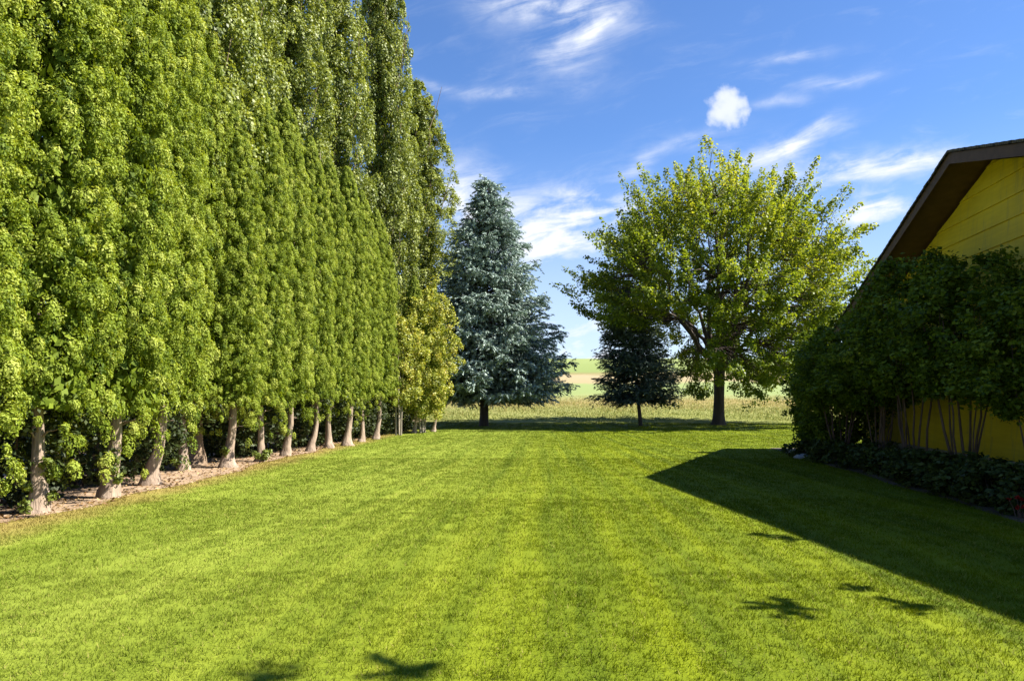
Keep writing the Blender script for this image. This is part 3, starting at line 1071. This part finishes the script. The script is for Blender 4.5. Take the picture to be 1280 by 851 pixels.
# ------------------------------------------------------------------ maple
def maple_meshes(H, Rx, zc, nspray, per, leaf, seed=1, lowcut=1.4):
    r_ = np.random.default_rng(seed)
    tb = Tubes()
    zz = np.array([-.15, 0, .2, .6, 1.5, 2.5, 3.2])
    tb.add(np.stack([.02 * zz, 0 * zz, zz], 1), np.array([.40, .38, .34, .31, .29, .29, .30]), 14, .05, np.array([.35, .3, .15, .05, 0, 0, 0]))
    limbs = []
    nl = 15
    for i in range(nl):
        a = i * 2.399 + r_.normal(0, .25)
        el = r_.uniform(.55, 1.25) if i > 3 else r_.uniform(1.2, 1.5)
        dirv = np.array([math.cos(a) * math.cos(el), math.sin(a) * math.cos(el), math.sin(el)])
        tl = 1 / math.sqrt((dirv[0] ** 2 + dirv[1] ** 2) / Rx ** 2 + (dirv[2] / (H - 3)) ** 2) * r_.uniform(.78, .93)
        p0 = np.array([.06, 0, r_.uniform(2.5, 3.3)])
        pth = bend(p0, p0 + dirv * tl, 9, .04, .02)
        rr = np.linspace(.16, .02, 9) * (1.15 if i < 4 else .85)
        tb.add(pth, rr, 8)
        limbs.append(pth)
    allp = np.concatenate([l[2:] for l in limbs])
    # spray targets on and inside the envelope
    d = nrm(r_.normal(size=(nspray * 3, 3)))
    d = d[d[:, 2] > -.85][:nspray]
    f = r_.uniform(.42, 1.0, len(d)) ** .45
    th = np.arctan2(d[:, 1], d[:, 0])
    lump = 1.02 + .24 * sinnoise(th, d[:, 2] * 3, 5, seed) + r_.normal(0, .08, len(d))
    zr = np.where(d[:, 2] > 0, H - zc, zc - lowcut)
    C = np.stack([d[:, 0] * Rx * f * lump, d[:, 1] * Rx * f * lump, zc + d[:, 2] * zr * f * lump], 1)
    # open gaps in the shaded lower middle
    keep = ~((np.hypot(C[:, 0], C[:, 1]) < 3.2) & (C[:, 2] < 6.0))
    hole = (sinnoise(C[:, 0] * .9, C[:, 2] * .5 + C[:, 1] * .35, 6, seed + 5) < -.33)
    keep &= ~((C[:, 0] < -2.3) & (C[:, 2] < 5.2))
    keep &= ~hole
    C, d, f = C[keep], d[keep], f[keep]
    n = len(C)
    A = nrm(np.stack([d[:, 0], d[:, 1], np.maximum(d[:, 2], 0) * 1.1 + .25], 1) + r_.normal(0, .2, (n, 3)))
    A[C[:, 2] < 4.5] = nrm(A[C[:, 2] < 4.5] + np.array([0, 0, -.55]))
    # twigs
    for i in range(n):
        j = np.argmin(((allp - C[i]) ** 2).sum(1) + 2.0 * np.maximum(0, allp[:, 2] - C[i, 2]) ** 2)
        tb.add(bend(allp[j], C[i], 5, .05, .03), np.linspace(.032, .007, 5), 4)
    ln = r_.uniform(.6, 1.45, n)
    idx = np.repeat(np.arange(n), per)
    q = r_.uniform(-.5, 1, len(idx))
    wd = (.38 * (1 - .55 * np.maximum(q, 0)))[:, None]
    off = nrm(r_.normal(size=(len(idx), 3))) * wd * r_.uniform(.3, 1, (len(idx), 1))
    P = C[idx] + A[idx] * (q * ln[idx])[:, None] + off
    N = nrm(r_.normal(size=(len(idx), 3)) * .65 + np.array([.15, 0, .8]) + .4 * nrm(off))
    T = nrm(A[idx] * .6 + nrm(off) + np.array([0, 0, -.3]))
    L = leaf * r_.uniform(.7, 1.3, len(idx))
    # yellowing spreads from the sunny top right, in patches
    yl = .29 + .24 * (C[:, 2] - 6) / 9 + .010 * C[:, 0] + .20 * sinnoise(C[:, 0] * .55, C[:, 2] * .6, 5, seed + 9) + r_.normal(0, .09, n)
    tint = np.clip(yl, .05, .9)[idx] + r_.normal(0, .12, len(idx))
    return leaves('maple_crown', P, N, T, L, L * .85, tint), tb.mesh('maple_trunk')


x, y, _ = gpt(898, 532)
t = thing('maple_tree', 'big round maple turning yellow with a dark bare trunk at the end of the lawn', 'tree', (x, y, 0))
a_, b_ = maple_meshes(13.7, 7.05, 6.7, 1520, 128, .13, 4, .7)
link('trunk', b_, t, M['darkbark'])
link('crown', a_, t, M['maple'])

# ------------------------------------------------------------------ yellowing trees at the end of the row
for (px, py, H, Rr, lab, mt, seed) in ((529, 541, 6.2, 1.5, 'small tree with yellow and rusty leaves beside the blue spruce', 'yellowleaf', 3),
                                      (500, 544, 4.7, 1.0, 'thin brownish green tree with pale stems left of the yellowing tree', 'yellowleaf', 6)):
    x, y, _ = gpt(px, py)
    t = thing('small_tree', lab, 'tree', (x, y, 0), 0, 'small trees at the end of the cedar row')
    a_, b_ = bush_meshes('small_tree', H, Rr, .75 if seed == 3 else 1.3, 420 if seed == 3 else 200, 85, .085, 4, stem_r=.045, spread=.5, seed=seed)
    link('trunk', b_, t, M['palebark'])
    link('crown', a_, t, M[mt])

# ------------------------------------------------------------------ tall shrubs along the house wall
lil = [bush_meshes('lilac', 4.6, 1.25, 1.85, 360, 40, .09, 9, stem_r=.022, spread=.7, seed=20 + i) for i in range(3)]
for a_, b_ in lil:
    a_.materials.append(M['lilac'])
    b_.materials.append(M['stem'])
LIL = [(8.45, 19.6, 3.35, 1.0, 'tall leafy shrub close to the far corner of the house, left of the bare stems'),
       (8.40, 17.6, 3.5, 1.0, 'tall leafy shrub reaching the brown eave with thin stems against the yellow wall'),
       (8.35, 15.9, 4.35, 1.05, 'tallest leafy shrub at the house, its slanting bare stems against the yellow wall'),
       (8.30, 14.0, 4.0, 1.05, 'tall dark leafy shrub with a thick reddish stem in front of the yellow gable'),
       (8.35, 12.2, 3.35, .95, 'dark leafy shrub at the right edge of the photo, hanging over the bare wall')]
for i, (x, y, H, sc, lab) in enumerate(LIL):
    t = thing('tall_shrub', lab, 'shrub', (x, y, 0), i * 2.1, 'tall shrubs along the house wall')
    a_, b_ = lil[i % 3]
    for nm, me in (('foliage', a_), ('stems', b_)):
        q = link(nm, me, t)
        q.scale = (sc, sc, H / 4.6)

cs = bush_meshes('corner_shrub', 3.3, .62, .15, 260, 40, .075, 7, stem_r=.02, seed=31)
t = thing('corner_shrub', 'loose small-leaved shrub at the far corner of the house, its left side in sun', 'shrub', (8.6, 22.0, 0))
link('foliage', cs[0], t, M['lilac'])
link('stems', cs[1], t, M['stem'])

# low-branched shrubs filling the far end of the wall
dense = [bush_meshes('dense_shrub', 2.7, 1.0, .1, 330, 44, .085, 6, stem_r=.02, seed=60 + i) for i in range(2)]
for a_, b_ in dense:
    a_.materials.append(M['lilac'])
    b_.materials.append(M['stem'])
for i, (x, y, lab) in enumerate(((8.75, 20.6, 'dense shrub leafy down to the ground below the end of the brown eave'),
                                 (9.2, 22.3, 'dense shrub half hidden behind the loose corner shrub of the house'))):
    t = thing('dense_shrub', lab, 'shrub', (x, y, 0), i, 'dense shrubs at the far end of the wall')
    link('foliage', dense[i][0], t)
    link('stems', dense[i][1], t)

# low plants in front
lows = [bush_meshes('low_plant', .75, .6, .03, 80, 26, .10, 6, stem_r=.008, seed=50 + i) for i in range(3)]
for a_, b_ in lows:
    a_.materials.append(M['perennial'])
    b_.materials.append(M['stem'])
LOW = [(7.75, 20.3, .8, 'farthest low plant by the grey stone'), (7.75, 18.6, .9, 'low plant below the far leafy shrub'), (7.7, 17.2, .95, 'low plant below the thin shrub stems'),
       (7.65, 15.9, 1.0, 'low plant below the middle of the yellow wall gap'), (7.5, 14.7, 1.0, 'low plant below the slanting bare stems'), (7.4, 13.5, 1.05, 'low plant below the thick reddish stem'),
       (7.3, 12.4, 1.1, 'low plant left of the open yellow wall at right'), (7.2, 11.3, 1.1, 'low plant below the open yellow wall at right'), (7.1, 10.3, 1.0, 'low plant behind the red flowers'),
       (8.3, 11.0, 1.1, 'low plant close against the foot of the yellow wall')]
for i, (x, y, sc, lab) in enumerate(LOW):
    t = thing('low_plant', 'dark ' + lab, 'plant', (x, y, 0), i * 1.3, 'low plants along the house bed')
    a_, b_ = lows[i % 3]
    for nm, me in (('foliage', a_), ('stems', b_)):
        q = link(nm, me, t)
        q.scale = (sc, sc, sc * .72)

# red flowers at the bed edge
x, y, _ = gpt(1256, 648)
t = thing('red_flower', 'small clump of dark red flowers at the edge of the shaded bed', 'flower', (x + .2, y, 0))
n = 9
C = np.stack([rng.normal(0, .12, n), rng.normal(0, .12, n), rng.uniform(.14, .28, n)], 1)
for c in C:
    P, N, T, L, idx = clump_leaves(c[None], np.array([[0, 0, 1.]]), np.full(1, .03), 18, .045, inward=.1)
    link('flower_head', leaves('flower_head', P, N, T, L, L * .8, rng.uniform(0, 1, len(P))), t, M['redflower'])
tb = Tubes()
for c in C:
    tb.add(bend((c[0] * .3, c[1] * .3, -.02), c, 5), np.linspace(.006, .004, 5), 5)
link('stems', tb.mesh('stems'), t, M['stem'])

# flat grey stone at the far end of the bed
x, y, _ = gpt(1002, 573)
import bmesh
bm = bmesh.new()
bmesh.ops.create_icosphere(bm, subdivisions=3, radius=.26)
for v_ in bm.verts:
    q = v_.co
    s_ = 1 + .12 * math.sin(q.x * 14 + 1) * math.sin(q.y * 11) + .06 * math.sin(q.z * 25 + q.x * 18)
    v_.co = (q.x * .8 * s_, q.y * .6 * s_, max(-.05, q.z * .32 * s_) + .03)
me = bpy.data.meshes.new('stone')
bm.to_mesh(me)
bm.free()
st = link('stone', me, None, M['greystone'], (x, y, .01))
st['label'] = 'flat grey stone lying on the shaded grass at the far end of the bed'
st['category'] = 'stone'

# ------------------------------------------------------------------ tree beside the house, out of frame, whose top sprays throw the small shadows on the lawn
SPR = [((988, 759), 5.6, .24, 46), ((1142, 758), 5.3, .19, 36), ((985, 673), 7.2, .20, 30), ((955, 669), 7.0, .12, 14), ((1075, 735), 6.0, .10, 8),
       ((512, 838), 7.6, .24, 46), ((335, 849), 8.2, .20, 34)]
tx0, ty0 = 9.2, 3.6
t = thing('tall_tree', 'slim tall tree beside the house outside the photo, its top sprays shading the lawn', 'tree', (tx0, ty0, 0))
tb = Tubes()
zz = np.array([-.1, 0, .3, 1.2, 2.6, 4, 5.4, 6.6])
tpth = np.stack([.02 * zz, .0 * zz, zz], 1)
tb.add(tpth, np.array([.2, .19, .16, .14, .11, .08, .05, .02]), 10, .05)
C = []
cot = math.cos(SUN_EL) / math.sin(SUN_EL)
for (pp, z, r0, n_) in SPR:
    gx, gy, _ = gpt(*pp)
    c = np.array([gx + cot * math.sin(SUN_AZ) * z - tx0, gy + cot * math.cos(SUN_AZ) * z - ty0, z])
    j = np.argmin(np.abs(zz - (z - 2.0)))
    tb.add(bend(tpth[j], c, 7, .05), np.linspace(.008, .004, 7), 5)
    for q in range(7):
        an = q * 2 * pi / 7 + rng.normal(0, .3)
        ln = r0 * rng.uniform(.9, 1.6)
        for f_ in np.linspace(.05, 1, max(3, n_ // 7)):
            C.append(c + np.array([math.cos(an) * .8, math.sin(an) * .95, .25]) * ln * f_ + rng.normal(0, .012, 3))
C = np.array(C)
P, N, T, L, idx = clump_leaves(C, np.tile([[0, 0, 1.]], (len(C), 1)), np.full(len(C), .035), 7, .085, inward=.2)
link('trunk', tb.mesh('trunk'), t, M['stem'])
link('crown', leaves('crown', P, N + np.array([1.2, 0, 1.2]), T, L, L * .6, rng.uniform(0, 1, len(P))), t, M['maple'])
